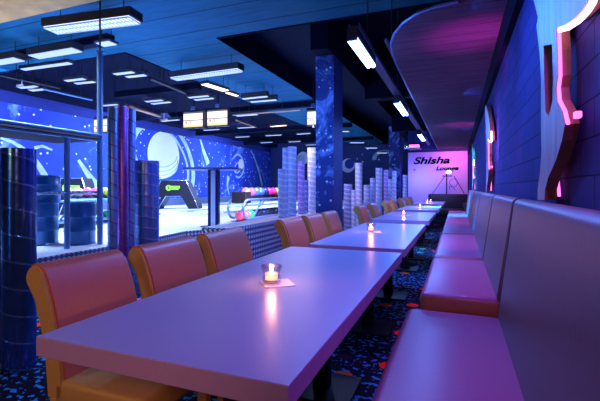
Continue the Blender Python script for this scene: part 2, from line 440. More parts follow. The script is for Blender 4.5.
# thin black sheets over the recess sides
bm = B()
span(bm, (-3.9, 5.955, ZC - .02), (WX, 5.975, 4.28)); span(bm, (-3.895, 5.97, ZC - .02), (-3.88, YE, 4.28))
span(bm, (XL, 5.955, ZC - .02), (-5.95, 5.975, 4.28)); span(bm, (-5.97, 5.97, ZC - .02), (-5.955, YE, 4.28))
struct('ceiling_recess_side', bm, M['void'])
# dark steel channels crossing the slab
for x0, x1, y0, z0 in ((-10.9, -5.5, 5.10, 3.66), (-8.6, -5.9, 8.2, 3.62), (-11.0, -3.9, 11.2, 3.62), (-11.3, -3.9, 15.5, 3.62), (-11.3, -3.9, 20.0, 3.62)):
    struct('ceiling_beam', plain_box((x0, y0, z0), (x1, y0 + .16, z0 + .16)), M['void'])
struct('ceiling_beam', plain_box((-11.45, 6.0, 3.84), (-11.0, YE, 4.28)), M['void'])
struct('ceiling_beam', plain_box((-2.25, 6.2, 3.45), (-1.95, YE, 4.28)), M['void'])
struct('ceiling_beam', plain_box((-1.95, 9.0, 3.2), (WX, 9.35, 4.28)), M['void'])
struct('ceiling_beam', plain_box((-1.95, 13.0, 3.0), (WX, 13.3, 4.28)), M['void'])
# tan beam at the top left
struct('ceiling_beam_tan', plain_box((-9.0, 1.9, 3.45), (-3.2, 3.62, 3.8)), M['warm_concrete'], 'tan concrete beam at the upper left')
# lowered concrete panel over the benches with a rounded corner
pts = [(WX, 3.12), (.02, 3.31), (-.15, 3.34), (-.28, 3.40), (-.42, 3.56), (-.53, 3.78), (-.60, 4.03), (-.63, 4.35), (-.64, 4.8), (-.64, YB), (WX, YB)]
bm = B(); extrude_poly(bm, [(x, y, 2.6) for x, y in pts], (0, 0, .035))
struct('ceiling_soffit', bm, M['soffit'], 'lowered concrete panel over the bench with rounded corner')
bm = B(); tube(bm, [(x - .012, y - .01, 2.61) for x, y in pts[1:10]], .012, 8)
struct('trim_4', bm, M['steel'], 'pale rim along the rounded edge of the lowered panel')

# pillars with painted stars
for nm, x0, x1, y0, y1 in (('pillar', -2.27, -1.95, 6.53, 7.1), ('pillar', -2.35, -1.95, 15.0, 15.4)):
    o = struct(nm, plain_box((x0, y0, 0), (x1, y1, 3.46)), [M['pillar'], M['pillar_plain']])
    for p in o.data.polygons:
        if p.normal.x > .5: p.material_index = 1

# ------------------------------------------------------------------ sign board and letters
sb = thing('sign_board', 'white back wall board with dark italic Shisha Lounge lettering', 'sign', (0, YB, 0))
obj('board', plain_box((-1.74, -.06, .05), (.36, 0, 2.53)), M['white_wall'], sb)
def text_mesh(name, s, x0, x1, zbase, ztop, y, mat, parent):
    cu = bpy.data.curves.new(name, 'FONT'); cu.body = s; cu.shear = .28; cu.offset = .028; cu.extrude = .01; cu.size = 1
    t = bpy.data.objects.new(name, cu); C.objects.link(t)
    me = bpy.data.meshes.new_from_object(t.evaluated_get(bpy.context.evaluated_depsgraph_get()))
    bpy.data.objects.remove(t); bpy.data.curves.remove(cu)
    xs = [v.co.x for v in me.vertices]; ys = [v.co.y for v in me.vertices if v.co.y > -.02]
    a, b, c, d = min(xs), max(xs), 0, max(ys)
    for v in me.vertices:
        X = x0 + (v.co.x - a) / (b - a) * (x1 - x0); Z = zbase + (v.co.y - c) / (d - c) * (ztop - zbase)
        v.co = (X, y + v.co.z, Z)
    me.materials.append(mat); o = bpy.data.objects.new(name, me); C.objects.link(o); o.parent = parent
    return o
bpy.context.view_layer.update()
p0, p1 = at_y(413.5, 164.0, YB - .08), at_y(450, 156.3, YB - .08)
text_mesh('lettering', 'Shisha', p0.x, p1.x, p0.z, p1.z, -.08, M['letter'], sb)
p0, p1 = at_y(436, 170.2, YB - .08), at_y(458.5, 166.0, YB - .08)
text_mesh('lettering', 'Lounge', p0.x, p1.x, p0.z, p1.z, -.08, M['letter'], sb)
bm = B(); p = at_y(414.3, 170, YB - .07)
tube(bm, [(p.x - .05, -.065, p.z), (p.x + .05, -.065, p.z)], .02, 8); tube(bm, [(p.x, -.065, p.z), (p.x, -.065, p.z + .05)], .015, 8)
obj('small_emblem', bm, M['ball_purple'], sb)

# ------------------------------------------------------------------ tables
TAB = [(-1.137, .80, 2.72), (-1.06, 2.88, 4.92), (-1.10, 5.48, 7.40), (-1.13, 8.15, 10.15), (-1.13, 11.2, 13.6)]
tdesc = ['large pale table in the foreground, one candle on a napkin', 'pale table second from the camera behind the foreground table',
         'pale table third from the camera along the bench', 'pale table fourth from the camera along the bench',
         'farthest pale table in front of the dark sofa and sign board']
for i, (xl, y0, y1) in enumerate(TAB):
    xr = -.341; cx, cy = (xl + xr) / 2, (y0 + y1) / 2
    t = thing('dining_table', tdesc[i], 'table', (cx, cy, 0), 0, 'lounge tables in a row')
    hx, hy = (xr - xl) / 2, (y1 - y0) / 2
    bm = B(); span(bm, (-hx, -hy, .692), (hx, hy, .75), .003)
    o = obj('tabletop', bm, [M['table'], M['table_edge']], t)
    for p in o.data.polygons:
        if abs(p.normal.z) < .7: p.material_index = 1
    for s in (-1, 1):
        bm = B(); box(bm, (0, s * (hy - .48), .352), (.09, .09, .68), .006); obj('leg', bm, M['black_metal'], t)
        bm = B(); box(bm, (0, s * (hy - .48), .011), (.40, .36, .018), .006); obj('base_plate', bm, M['black_metal'], t)

# ------------------------------------------------------------------ chairs
def make_chair():
    """faces +X, origin on the floor at the foot of the backrest front"""
    t = thing('parsons_chair', '', 'chair')
    W = .46
    # back profile: front line, roll over, rear line  (x forward, z up)
    front = [(.075, .44), (.064, .54), (.044, .64), (.018, .74), (-.012, .82), (-.030, .855)]
    roll = []
    r = .047; cx, cz = -.030 - r * math.cos(math.radians(24)), .855 - r * math.sin(math.radians(24))
    for k in range(1, 13):
        a = math.radians(24 + k * 16.5); roll.append((cx + r * math.cos(a), cz + r * math.sin(a)))
    rear = [(-.056, .76), (-.026, .64), (-.006, .54), (.0, .40), (.075, .40)]
    prof = front + roll + rear
    bm = B(); extrude_poly(bm, [(x, -W / 2, z) for x, z in prof], (0, W, 0))
    es = [e for e in bm.edges if all(abs(abs(v.co.y) - W / 2) < 1e-5 for v in e.verts) and e.verts[0].co.y * e.verts[1].co.y > 0]
    bmesh.ops.bevel(bm, geom=es, offset=.008, segments=2, affect='EDGES')
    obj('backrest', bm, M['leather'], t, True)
    # front layer over the curve, added to carry the red light's colour
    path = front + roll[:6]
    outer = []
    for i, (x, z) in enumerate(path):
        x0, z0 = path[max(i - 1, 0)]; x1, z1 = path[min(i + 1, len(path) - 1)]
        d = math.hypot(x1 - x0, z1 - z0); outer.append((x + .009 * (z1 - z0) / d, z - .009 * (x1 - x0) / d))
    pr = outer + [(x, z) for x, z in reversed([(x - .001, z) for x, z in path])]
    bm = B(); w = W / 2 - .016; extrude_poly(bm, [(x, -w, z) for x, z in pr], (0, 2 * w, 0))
    obj('red_lit_layer', bm, M['leather_lit_red'], t, True)
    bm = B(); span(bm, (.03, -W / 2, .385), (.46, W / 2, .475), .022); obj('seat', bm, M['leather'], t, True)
    for x, tp in ((.030, 1), (.425, 0)):
        for s in (-1, 1):
            bm = B(); y = s * (W / 2 - .028)
            for zz, ww in (((0, .20), .036), ((.20, .40), .044)):
                box(bm, (x, y, (zz[0] + zz[1]) / 2), (ww, ww, zz[1] - zz[0]), .004)
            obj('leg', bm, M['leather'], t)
    return t
CH = [  # px of near top corner, then far top corner, px row only checks
    (28, 125, 'chair coloured by warm and red light, nearest the camera, at foreground table'),
    (130, 195, 'red-lit chair in the middle of three at the foreground table'),
    (197, 243, 'red-lit chair at the far end of the foreground table'),
    (276, 301, 'first pink-lit chair of the second table, by the tread plate riser'),
    (301, 322, 'middle pink-lit chair of three at the second table'),
    (320, 337, 'pink-lit chair in front of the starry pillar at the second table'),
    (354.5, 368, 'nearer of the two visible chairs at the third table'),
    (368, 377, 'farther of the two visible chairs at the third table'),
    (382, 390, 'nearer of the two visible chairs at the fourth table'),
    (389.5, 396, 'farther of the two visible chairs at the fourth table'),
    (397.5, 404, 'nearest of the three chairs at the farthest table'),
    (404, 408.5, 'middle one of the three chairs at the farthest table'),
    (408.5, 414, 'last chair in the row, closest to the white sign board')]
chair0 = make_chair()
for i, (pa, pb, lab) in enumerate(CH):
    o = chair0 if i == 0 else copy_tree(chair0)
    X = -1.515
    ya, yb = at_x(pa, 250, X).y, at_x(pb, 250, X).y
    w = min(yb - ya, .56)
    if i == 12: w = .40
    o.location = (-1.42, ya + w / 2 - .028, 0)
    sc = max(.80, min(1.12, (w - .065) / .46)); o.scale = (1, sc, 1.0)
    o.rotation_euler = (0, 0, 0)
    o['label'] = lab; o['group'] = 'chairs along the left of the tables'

# ------------------------------------------------------------------ benches
BEN = [(-1.6, 2.45, .475, -.275), (2.50, 3.80, .555, -.210), (3.85, 5.75, .565, -.205), (5.80, 7.75, .565, -.205), (7.80, 11.6, .565, -.205)]
bdesc = ['long leather bench in the foreground, its backrest filling the lower right', 'second leather bench from the camera, with brown end face',
         'third leather bench from the camera along the block wall', 'fourth leather bench from the camera along the block wall', 'farthest leather bench, its backrest glowing turquoise']
for i, (y0, y1, zs, xf) in enumerate(BEN):
    t = thing('leather_bench', bdesc[i], 'bench', (0, (y0 + y1) / 2, 0), 0, 'wall benches in a row')
    h = (y1 - y0) / 2
    bm = B(); span(bm, (xf, -h, zs - .135), (.24, h, zs), .038)
    o = obj('seat', bm, [M['bench'], M['bench_side']], t, True)
    for p in o.data.polygons:
        if p.normal.z < .45: p.material_index = 1
    bm = B(); span(bm, (xf + .05, -h + .01, 0), (.22, h - .01, zs - .13), .004); obj('base', bm, M['bench_side'], t)
    # leaning backrest with rounded top
    prof = [(.205, zs - .03), (.285, 1.085)]
    for k in range(7):
        a = math.radians(170 - k * 26); prof.append((.325 + .04 * math.cos(a), 1.085 + .04 * math.sin(a)))
    prof += [(.385, 1.08), (.385, zs - .03)]
    bm = B(); extrude_poly(bm, [(x, -h + .004, z) for x, z in prof], (0, 2 * h - .008, 0))
    es = [e for e in bm.edges if abs(abs(e.verts[0].co.y) - h + .004) < 1e-5 and e.verts[0].co.y * e.verts[1].co.y > 0 and abs(e.verts[0].co.y - e.verts[1].co.y) < 1e-5]
    bmesh.ops.bevel(bm, geom=es, offset=.014, segments=3, affect='EDGES')
    obj('backrest', bm, M['bench_back'], t, True)

# ------------------------------------------------------------------ candles on napkins
def make_candle():
    t = thing('candle_glass', '', 'candle')
    prof = [(.030, .0), (.036, .006), (.038, .02), (.034, .03), (.032, .036), (.036, .044), (.041, .056), (.043, .066), (.040, .070), (.037, .064), (.033, .05), (.029, .04), (.03, .028), (.031, .016), (.02, .010)]
    bm = B(); lathe(bm, prof, 28); obj('glass', bm, M['glass'], t, True)
    bm = B(); lathe(bm, [(.024, .012), (.026, .015), (.026, .028), (.027, .036), (.020, .040)], 20); w = obj('tealight', bm, M['wax'], t, True)
    bm = B(); lathe(bm, [(.001, .040), (.005, .046), (.0055, .052), (.003, .058), (.0006, .064)], 12); obj('flame', bm, M['flame'], w, True)
    return t
CAN = [(271.5, 282.3, 38, 'glass candle holder glowing on the foreground table'), (371, 231.5, 20, 'glass candle holder on the second table from the camera'),
       (403.7, 215, 10, 'glass candle holder on the third table from the camera'), (420, 207.2, 10, 'glass candle holder on the fourth table from the camera'),
       (427.4, 203, 10, 'left candle holder of two on the farthest table'), (430.6, 202.6, 10, 'right candle holder of two on the farthest table')]
nap = ['white paper napkin under the candle on the foreground table', 'white paper napkin under the candle on the second table', 'white paper napkin under the candle on the third table',
       'white paper napkin under the candle on the fourth table']
can0 = make_candle()
for i, (px, py, rot, lab) in enumerate(CAN):
    zt = .7535 if i < 4 else .7505
    o = can0 if i == 0 else copy_tree(can0)
    p = at_z(px, py, zt); o.location = p; o['label'] = lab; o['group'] = 'candle glasses on the tables'
    o.scale = (1.12, 1.12, 1.12 if i < 4 else 1.4)
    if i < 4:
        bm = B(); box(bm, (.022, -.016, .0014), (.135, .135, .0026), 0)
        box(bm, (.026, -.012, .0028), (.126, .126, .0006))
        n = obj('paper_napkin', bm, M['napkin'], loc=(p.x, p.y, .7502)); n.rotation_euler = (0, 0, math.radians(rot))
        o.location.z = .7536
        tag(n, nap[i], 'napkin', 'napkins under the candles')
    l = bpy.data.lights.new('candle_light', 'POINT'); l.energy = 1.5; l.color = (1, .36, .16); l.shadow_soft_size = .012
    lo = bpy.data.objects.new('candle_light', l); C.objects.link(lo); lo.location = (p.x, p.y, p.z + .085)

# ------------------------------------------------------------------ wall art: live-edge slabs with LED strips
def slab_pt(px, py): 
    p = at_x(px, py, .335); return (p.y, p.z)
OUT = [(556, 28), (557, 50), (557.5, 76), (556, 88), (557, 101), (562, 111), (565, 124), (562, 140), (556, 160), (548, 178), (545, 190), (544.5, 200),
       (537.5, 200), (537.5, 190), (540, 172), (541.5, 150), (541, 125), (541, 100), (541, 80), (539.5, 52), (536.5, 26), (538, 17)]
disc_edge = [(575, 18), (583, 8), (587, 0)]
YD, ZD, RD = 1.56, 2.02, .30
def make_slab():
    outer = [slab_pt(*q) for q in OUT]
    # upper disc-like lobe closes the outline above
    y_a, z_a = outer[-1]; y_b, z_b = outer[0]
    lobe = [slab_pt(*q) for q in ((533, -2), (531, -22), (536, -42), (550, -54), (570, -52), (584, -38), (590, -18), (588, 0), (583, 9), (575, 18), (565, 25))]
    outer = outer + lobe
    hole = [slab_pt(*q) for q in [(543.5, 46), (552, 44), (553, 78), (552.5, 100), (549, 116), (545.5, 112), (544.3, 80)]]
    t = thing('wall_art', '', 'wall art', (.335, 0, 0))
    bm = B(); loops = []
    for ring in (outer, hole):
        vs = [bm.verts.new((0, y, z)) for y, z in ring]
        loops += [bm.edges.new((vs[k], vs[(k + 1) % len(vs)])) for k in range(len(vs))]
    bmesh.ops.triangle_fill(bm, edges=loops, use_beauty=True)
    g = bmesh.ops.extrude_face_region(bm, geom=list(bm.faces))
    bmesh.ops.translate(bm, vec=(.042, 0, 0), verts=[e for e in g['geom'] if isinstance(e, bmesh.types.BMVert)])
    o = obj('wood_slab', bm, [M['wood'], M['wood_edge']], t)
    for p in o.data.polygons:
        if abs(p.normal.x) < .5: p.material_index = 1
    bm = B(); tube(bm, [(.008, y - .004, z) for y, z in [slab_pt(*q) for q in OUT[:7]]], .006, 8); obj('led_strip', bm, M['pink'], t)
    bm = B(); tube(bm, [(.010, y, z - .006) for y, z in [slab_pt(*q) for q in ((587, -34), (591, -18), (588.5, 1), (583, 10), (575, 19), (565, 26), (557, 28.5))]], .009, 8); obj('led_strip', bm, M['pinkwhite'], t)
    bm = B(); tube(bm, [(.050, y, z) for y, z in [slab_pt(*q) for q in [(545, 196), (543, 170), (544, 140), (543, 118)]]], .006, 8); obj('led_strip', bm, M['pink'], t)
    bm = B(); tube(bm, [(.050, y, z) for y, z in [slab_pt(*q) for q in [(537.5, 104), (538.5, 78), (538, 46)]]], .006, 8); obj('led_strip', bm, M['pinkwhite'], t)
    a = slab_pt(566, 116); bm = B(); box(bm, (.03, a[0] - .01, a[1]), (.02, .028, .022), .004); obj('pink_glow_block', bm, M['pink'], t)  # small block given the LED's pink light as its own glow
    return t
art0 = make_slab()
for i, (dy, dz, lab) in enumerate(((0, 0, 'large live-edge wood slab with pink LED glow on the block wall, nearest camera'), (3.45, 0, 'live-edge wood slab with pink glow above the third bench'),
                              (8.2, 0, 'farthest glowing wood slab near the sign board'))):
    o = art0 if i == 0 else copy_tree(art0)
    o.location = (.335, dy, dz); o['label'] = lab; o['group'] = 'glowing wood slabs on the wall'

# ------------------------------------------------------------------ sofa and tripod lamp at the back
t = thing('sofa', 'dark brown low sofa in front of the white sign board', 'sofa', (-.52, 14.85, 0))
bm = B(); span(bm, (-.44, .10, .25), (.88, .42, .97), .05); obj('backrest', bm, M['sofa'], t, True)
bm = B(); span(bm, (-.28, -.42, .22), (.70, .12, .48), .05); obj('seat', bm, M['sofa'], t, True)
for s, x in ((0, -.44), (1, .70)):
    bm = B(); span(bm, (x, -.42, .06), (x + .18, .2, .66), .04); obj('armrest', bm, M['sofa'], t, True)
bm = B(); span(bm, (-.40, -.36, 0), (.80, .38, .24), .01); obj('base', bm, M['black'], t)
t = thing('tripod_lamp', 'black tripod lamp with lit head and looped cable at the sign board', 'lamp', (0, 0, 0))
d = 15.3
def q(px, py, yy=15.35):
    return at_y(px, py, yy)
bm = B(); b0 = q(446.6, 196); b1 = q(446.6, 174); tube(bm, [(b0.x, b0.y, 0), b0, b1], .022, 10); obj('pole', bm, M['black_metal'], t)
for px0, px1 in ((445, 433), (454, 464)):
    bm = B(); a = q(px0, 176); b = q(px1, 193); e = a + (b - a) * (a.z / (a.z - b.z)); e.y += .12 if False else 0
    foot = Vector((e.x if False else b.x + (b.x - a.x) * .45, 15.35, 0.01))
    tube(bm, [a, b, foot], .013, 8); obj('leg', bm, M['black_metal'], t)
bm = B(); a, b = q(442.5, 176), q(452.5, 176); tube(bm, [a, b], .02, 8); obj('cross_bar', bm, M['black_metal'], t)
bm = B(); c = q(448.8, 172); lathe(bm, [(.06, -.05), (.10, -.02), (.085, .02), (.04, .05), (.01, .06)], 18, c); obj('lamp_head', bm, glow('warm_lamp_head', (1, .72, .5), 3.5), t, True)
bm = B(); pts = [q(449, 189)]
c = q(453.4, 183)
for k in range(15):
    a = math.radians(-150 + k * 24); pts.append(Vector((c.x + .13 * math.cos(a), 15.35, c.z + .15 * math.sin(a))))
pts.append(q(455, 190)); tube(bm, pts, .010, 6); obj('cable', bm, M['black_metal'], t)

# ------------------------------------------------------------------ spiral duct columns
def duct(px, w, top, base_z, depth, mat, lab, group, pitch=.11, lean=0):
    r = w * depth / 800.0
    p = at_depth(px, top, depth); hgt = p.z - base_z
    bm = B(); n, dz = 28, pitch / 8
    k = max(8, int(hgt / dz)); rings = []
    for i in range(k + 1):
        z = hgt * i / k; ring = []
        for j in range(n):
            th = 2 * PI * j / n
            ph = (z / pitch + j / n) % 1.0
            rr = r * (1 + .02 * max(0, 1 - abs(ph - .07) / .12))
            ring.append(bm.verts.new((rr * math.cos(th), rr * math.sin(th), z)))
        rings.append(ring)
    for i, (a, b) in enumerate(zip(rings, rings[1:])):
        for j in range(n):
            f = bm.faces.new((a[j], a[(j + 1) % n], b[(j + 1) % n], b[j]))
    bm.faces.new(rings[0][::-1])
    # open-looking top: inner lip
    inn = [bm.verts.new((v.co.x * .9, v.co.y * .9, v.co.z)) for v in rings[-1]]
    low = [bm.verts.new((v.co.x, v.co.y, v.co.z - min(.12, hgt * .2))) for v in inn]
    for j in range(n):
        bm.faces.new((rings[-1][j], rings[-1][(j + 1) % n], inn[(j + 1) % n], inn[j]))
        bm.faces.new((inn[j], inn[(j + 1) % n], low[(j + 1) % n], low[j]))
    bm.faces.new(low)
    o = obj('duct_column', bm, mat, smooth=True, loc=(p.x, p.y, base_z))
    tag(o, lab, 'duct column', group); return o
G1, G2, G3, G4 = 'duct columns at the left edge', 'duct columns behind the near chairs', 'duct columns beside the pillar', 'duct columns at the far end'
duct(19, 30, 149, 0, 2.62, M['duct_near'], 'thick dark spiral duct column at the left edge, beside the nearest chair', G1, .17)
duct(-9, 26, 148, 0, 2.72, M['duct_near'], 'partly cut off spiral duct column at the very left edge', G1, .17)
for px, w, top, dp, mm, lab in ((113.5, 11, 108, 4.70, 'duct_tall', 'pale left tube of the tall duct cluster beside the steel pole'), (123, 10, 107, 4.55, 'duct_violet_tall', 'violet middle tube of the tall duct cluster beside the steel pole'),
                           (131.5, 8, 109, 4.75, 'duct_tall', 'right tube of the tall duct cluster beside the steel pole'), (147, 23, 161, 4.5, 'duct_short', 'short wide duct column standing right of the tall duct cluster')):
    duct(px, w, top, 0, dp, M[mm], lab, G2, .12)
bm = B(); span(bm, (-3.32, 4.7, 0), (-2.88, 9.75, .63))
uv_planar(bm, lambda v: v.y + v.x, lambda v: v.z + v.x)
o = obj('plinth', bm, M['tread_coarse']); tag(o, 'low tread plate plinth behind the chairs carrying the duct cluster', 'plinth')
for px, w, top, dp, mm, lab in ((281.5, 7, 169, 7.0, 'duct', 'short leftmost tube of the cluster beside the ball rack'), (285.5, 6, 148, 7.15, 'duct', 'thin tall tube second from left beside the ball rack'),
                           (292, 9, 147, 6.9, 'duct', 'thick tall tube third from left beside the ball rack'), (301, 7, 161, 7.0, 'duct_violet', 'medium tube in the middle of the cluster left of the pillar'),
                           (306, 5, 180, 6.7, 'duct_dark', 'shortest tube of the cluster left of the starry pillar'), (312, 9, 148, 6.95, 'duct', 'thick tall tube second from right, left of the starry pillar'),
                           (318.5, 6, 154, 7.0, 'duct_violet', 'rightmost tube of the cluster, touching the starry pillar outline')):
    duct(px, w, top, .635, 3.06 * 430 / (457 - px), M[mm], lab, G3, .13)
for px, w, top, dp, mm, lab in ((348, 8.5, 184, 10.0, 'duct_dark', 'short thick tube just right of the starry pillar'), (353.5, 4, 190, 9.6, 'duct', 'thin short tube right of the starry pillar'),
                           (358.7, 7, 163, 10.0, 'duct', 'tallest tube of the far cluster right of the starry pillar'), (367, 6.5, 185, 10.4, 'duct', 'short tube just right of the tallest far tube'),
                           (372.7, 5, 178, 10.6, 'duct', 'thin tube in the middle of the far cluster'), (379, 6.5, 168, 11.0, 'duct', 'second tallest tube of the far cluster, with bright bands'),
                           (386, 4.5, 170, 11.5, 'duct_violet', 'thin violet tube left of the second pillar'), (390, 4, 179, 11.0, 'duct', 'short thin tube in front of the second pillar'),
                           (394.2, 4.2, 171, 12.0, 'duct', 'tube in front of the second pillar near the sign board'), (405, 4.5, 175, 13.5, 'duct', 'tube at the left end of the white sign board')):
    duct(px, w, top, 0, dp, M[mm], lab, G4, .16)

# ------------------------------------------------------------------ steel frame, drums
t = thing('steel_frame', 'steel railing frame with overhead ledge behind the left duct column', 'railing', (-4.4, 4.0, ZF))
Lz = 1.80 - ZF
PX = at_x(100, 140, -4.4).y - 4.0
bm = B(); span(bm, (-.80, -1.75, Lz), (.02, PX, Lz + .025)); obj('ledge', bm, M['void'], t)
bm = B()
tube(bm, [(.02, -1.75, Lz + .07), (.02, PX, Lz + .07)], .022, 10); tube(bm, [(.02, -1.75, Lz), (.02, PX, Lz)], .014, 8)
obj('edge_tube', bm, M['steel'], t, True)
bm = B(); span(bm, (-.005, -1.75, Lz + .01), (.018, PX, Lz + .06)); obj('edge_band', bm, M['cable'], t)
yq = at_x(67, 144, -5.15).y - 4.0
yq = at_x(67, 144, -4.45).y - 4.0
bm = B(); tube(bm, [(-.05, yq, 0), (-.05, yq, Lz)], .034, 12); obj('post', bm, M['steel'], t, True)
bm = B(); tube(bm, [(0, PX, 0), (0, PX, 2.97 - ZF)], .036, 14); box(bm, (0, PX, 2.98 - ZF), (.08, .08, .02)); pole = obj('pole', bm, M['steel'], t, True)
bm = B(); tube(bm, [(0, PX, 2.98 - ZF), (0, PX, ZC - ZF)], .012, 8); obj('hanger_rod', bm, M['black'], t)
bm = B(); tube(bm, [(-.05, -1.75, .69), (-.05, PX, .69)], .022, 10); obj('rail', bm, M['chrome'], t, True)

def make_drum():
    t = thing('oil_drum', '', 'drum')
    R, Hh = .188, .56
    prof = [(R, 0), (R + .006, .006), (R + .006, .016), (R, .022)]
    for zc in (Hh / 3, 2 * Hh / 3): prof += [(R, zc - .02), (R + .008, zc), (R, zc + .02)]
    prof += [(R, Hh - .02), (R + .008, Hh - .014), (R + .008, Hh), (R - .004, Hh), (R - .006, Hh - .014)]
    bm = B(); lathe(bm, prof, 36); obj('body', bm, M['drum'], t, True)
    bm = B(); lathe(bm, [(.03, Hh - .014), (.032, Hh - .004), (.02, Hh - .002)], 14, (.09, .03, 0)); obj('bung_cap', bm, M['chrome'], t)
    return t
dr = make_drum()
p = at_depth(42.5, 207, 5.35); z0 = ZF
dr.location = (p.x, p.y, ZF); dr['label'] = 'lower blue oil drum of the stack beside the left duct column'; dr['group'] = 'blue oil drums'
d2 = copy_tree(dr); d2.location = (p.x - .02, p.y + .04, ZF + .561); d2.scale = (1, 1, .64); d2['label'] = 'upper blue oil drum of the stack beside the left duct column'
p = at_depth(80, 203, 5.35)
d3 = copy_tree(dr); d3.location = (p.x, p.y, ZF); d3['label'] = 'single blue oil drum left of the steel pole'

# ------------------------------------------------------------------ pub table
p = at_depth(214, 200, 7.7)
t = thing('standing_table', 'tall standing table with slim dark top by the lanes', 'table', (p.x, p.y, ZF))
bm = B(); tp = at_depth(214, 169, 7.7).z - ZF
r = Matrix.Rotation(A, 3, 'Z')
box(bm, (0, 0, tp), (1.02, .62, .035), .01, r); v = None
obj('tabletop', bm, M['darkblue'], t)
bm = B(); box(bm, (0, 0, tp / 2), (.21, .16, tp - .03), .012, None)
bmesh.ops.rotate(bm, cent=(0, 0, 0), matrix=r, verts=bm.verts); obj('column', bm, plain('dark_glossy_column', (.015, .03, .12), .25, .3), t)
bm = B(); box(bm, (0, -.083, tp / 2), (.085, .01, tp - .06), .002); bmesh.ops.rotate(bm, cent=(0, 0, 0), matrix=r, verts=bm.verts); obj('reflection_strip', bm, plain('painted_reflection', (.5, .65, .95), .45), t)  # pale strip standing in for the reflection on the column
bm = B(); lathe(bm, [(.26, 0), (.26, .014), (.10, .03)], 28); obj('base', bm, M['black_metal'], t, True)

# ------------------------------------------------------------------ ball racks
def make_rack(x, y0, y1, lab):
    t = thing('ball_rack', lab, 'ball rack', (x, y0, ZF)); L = y1 - y0
    for s, dy in ((.22, 0.0), (-.22, .12)):
        zt, zb = .50, .10
        pts = [(s, L, zt), (s, dy + .26, zt)]
        for k in range(7):
            a = math.radians(90 + k * 30); pts.append((s, dy + .20 + .20 * math.cos(a), (zt + zb) / 2 + (zt - zb) / 2 * math.sin(a)))
        pts += [(s, dy + .3, zb), (s, L, zb)]
        bm = B(); tube(bm, pts, .026, 10); obj('side_rail', bm, M['steel'], t, True)
        bm = B(); tube(bm, [(s, dy + .42, zb), (s, dy + .85, zt)], .02, 8); tube(bm, [(s, dy + 1.05, zt), (s, dy + .75, zt - .16)], .014, 8); obj('brace', bm, M['steel'], t)
    bm = B(); span(bm, (-.2, .35, .535), (.2, L, .545)); obj('upper_tray', bm, M['black_metal'], t)
    bm = B(); span(bm, (-.2, .2, .03), (.2, L, .045)); obj('lower_tray', bm, M['black_metal'], t)
    bm = B(); span(bm, (-.13, .10, .43), (.21, .36, .67), .02); obj('control_box', bm, M['black_metal'], t)
    bm = B()
    for yy in (.5, L - .2): span(bm, (-.2, yy, 0), (.2, yy + .06, .04))
    obj('foot', bm, M['black_metal'], t)
def make_ball():
    bm = B(); bmesh.ops.create_uvsphere(bm, u_segments=28, v_segments=18, radius=.108)
    return bm
ball_mesh = {}
def ball(x, y, z, kind, lab, group):
    key = 'ball_' + kind
    if key not in ball_mesh:
        o = obj('bowling_ball', make_ball(), M[key], smooth=True); ball_mesh[key] = o.data
        for k in range(3):
            h = B(); a = k * 2.1; lathe(h, [(.009, -.002), (.011, .0015), (.008, .002)], 10, (.02 * math.cos(a), .02 * math.sin(a), .106)); obj('finger_hole', h, M['black'], o)
    else:
        o = bpy.data.objects.new('bowling_ball', ball_mesh[key]); C.objects.link(o)
    o.location = (x, y, z); o.rotation_euler = (0, random.random() - .5, random.random() * 6)
    tag(o, lab, 'bowling ball', group)
RX = -4.32
make_rack(RX, 7.25, 10.6, 'bowling ball rack with two tiers of balls, left of the duct cluster')
GB = 'balls on the rack beside the duct cluster'
rk = ['pink', 'purple', 'blue', 'blue', 'navy', 'magenta', 'magenta', 'lime', 'lime', 'red', 'pink', 'purple']
lb = ['first ball, pink, on upper tier beside the black box', 'purple ball second on the upper tier of the near rack', 'blue ball third on the upper tier of the near rack', 'blue ball fourth on the upper tier of the near rack',
      'navy ball fifth on the upper tier of the near rack', 'magenta ball right of the navy ball on the upper tier', 'second magenta ball, left of the lime balls on the upper tier', 'first lime green ball on the upper tier of the near rack',
      'lime green ball at the edge of the duct tubes, upper tier', 'red ball right of the lime balls, partly behind the duct tubes', 'pink ball near the hidden end of the upper tier', 'purple ball at the hidden end of the upper tier']
for k in range(10): ball(RX + .01, 7.75 + .225 * k, ZF + .545 + .109, rk[k], lb[k], GB)
rk = ['red', 'pink', 'green', 'navy', 'black', 'navy', 'black', 'black', 'black', 'navy']
lb = ['red ball at the near end of the lower tier', 'pink ball second on the lower tier of the near rack', 'green ball on the lower tier of the near rack', 'navy ball right of the green ball on the lower tier', 'black ball fifth on the lower tier of the near rack',
      'navy ball sixth on the lower tier of the near rack', 'black ball seventh on the lower tier of the near rack', 'black ball eighth on the lower tier of the near rack', 'black ball ninth on the lower tier, behind the tubes', 'navy ball last on the lower tier, behind the tubes']
for k in range(9): ball(RX + .01, 7.48 + .225 * k, ZF + .045 + .109, rk[k], lb[k], GB)
RX2 = -7.1
make_rack(RX2, 5.08, 8.0, 'bowling ball rack behind the blue drums at left')
GB = 'balls on the rack behind the drums'
rk = ['white', 'white', 'pink', 'pink', 'lime']
lb = ['white ball at the near end of the left rack, by the frame post', 'second white ball on the left rack, above the single drum', 'first pink ball on the left rack, above the single drum', 'pink ball on the left rack, just left of the steel pole', 'lime ball right of the steel pole on the left rack']
for k in range(5): ball(RX2, 5.63 + .224 * k, ZF + .545 + .109, rk[k], lb[k], GB)
p = at_x(107.3, 210, RX2); ball(RX2, p.y, ZF + .154, 'green', 'green ball on the lower tier of the left rack, beside the steel pole', GB)

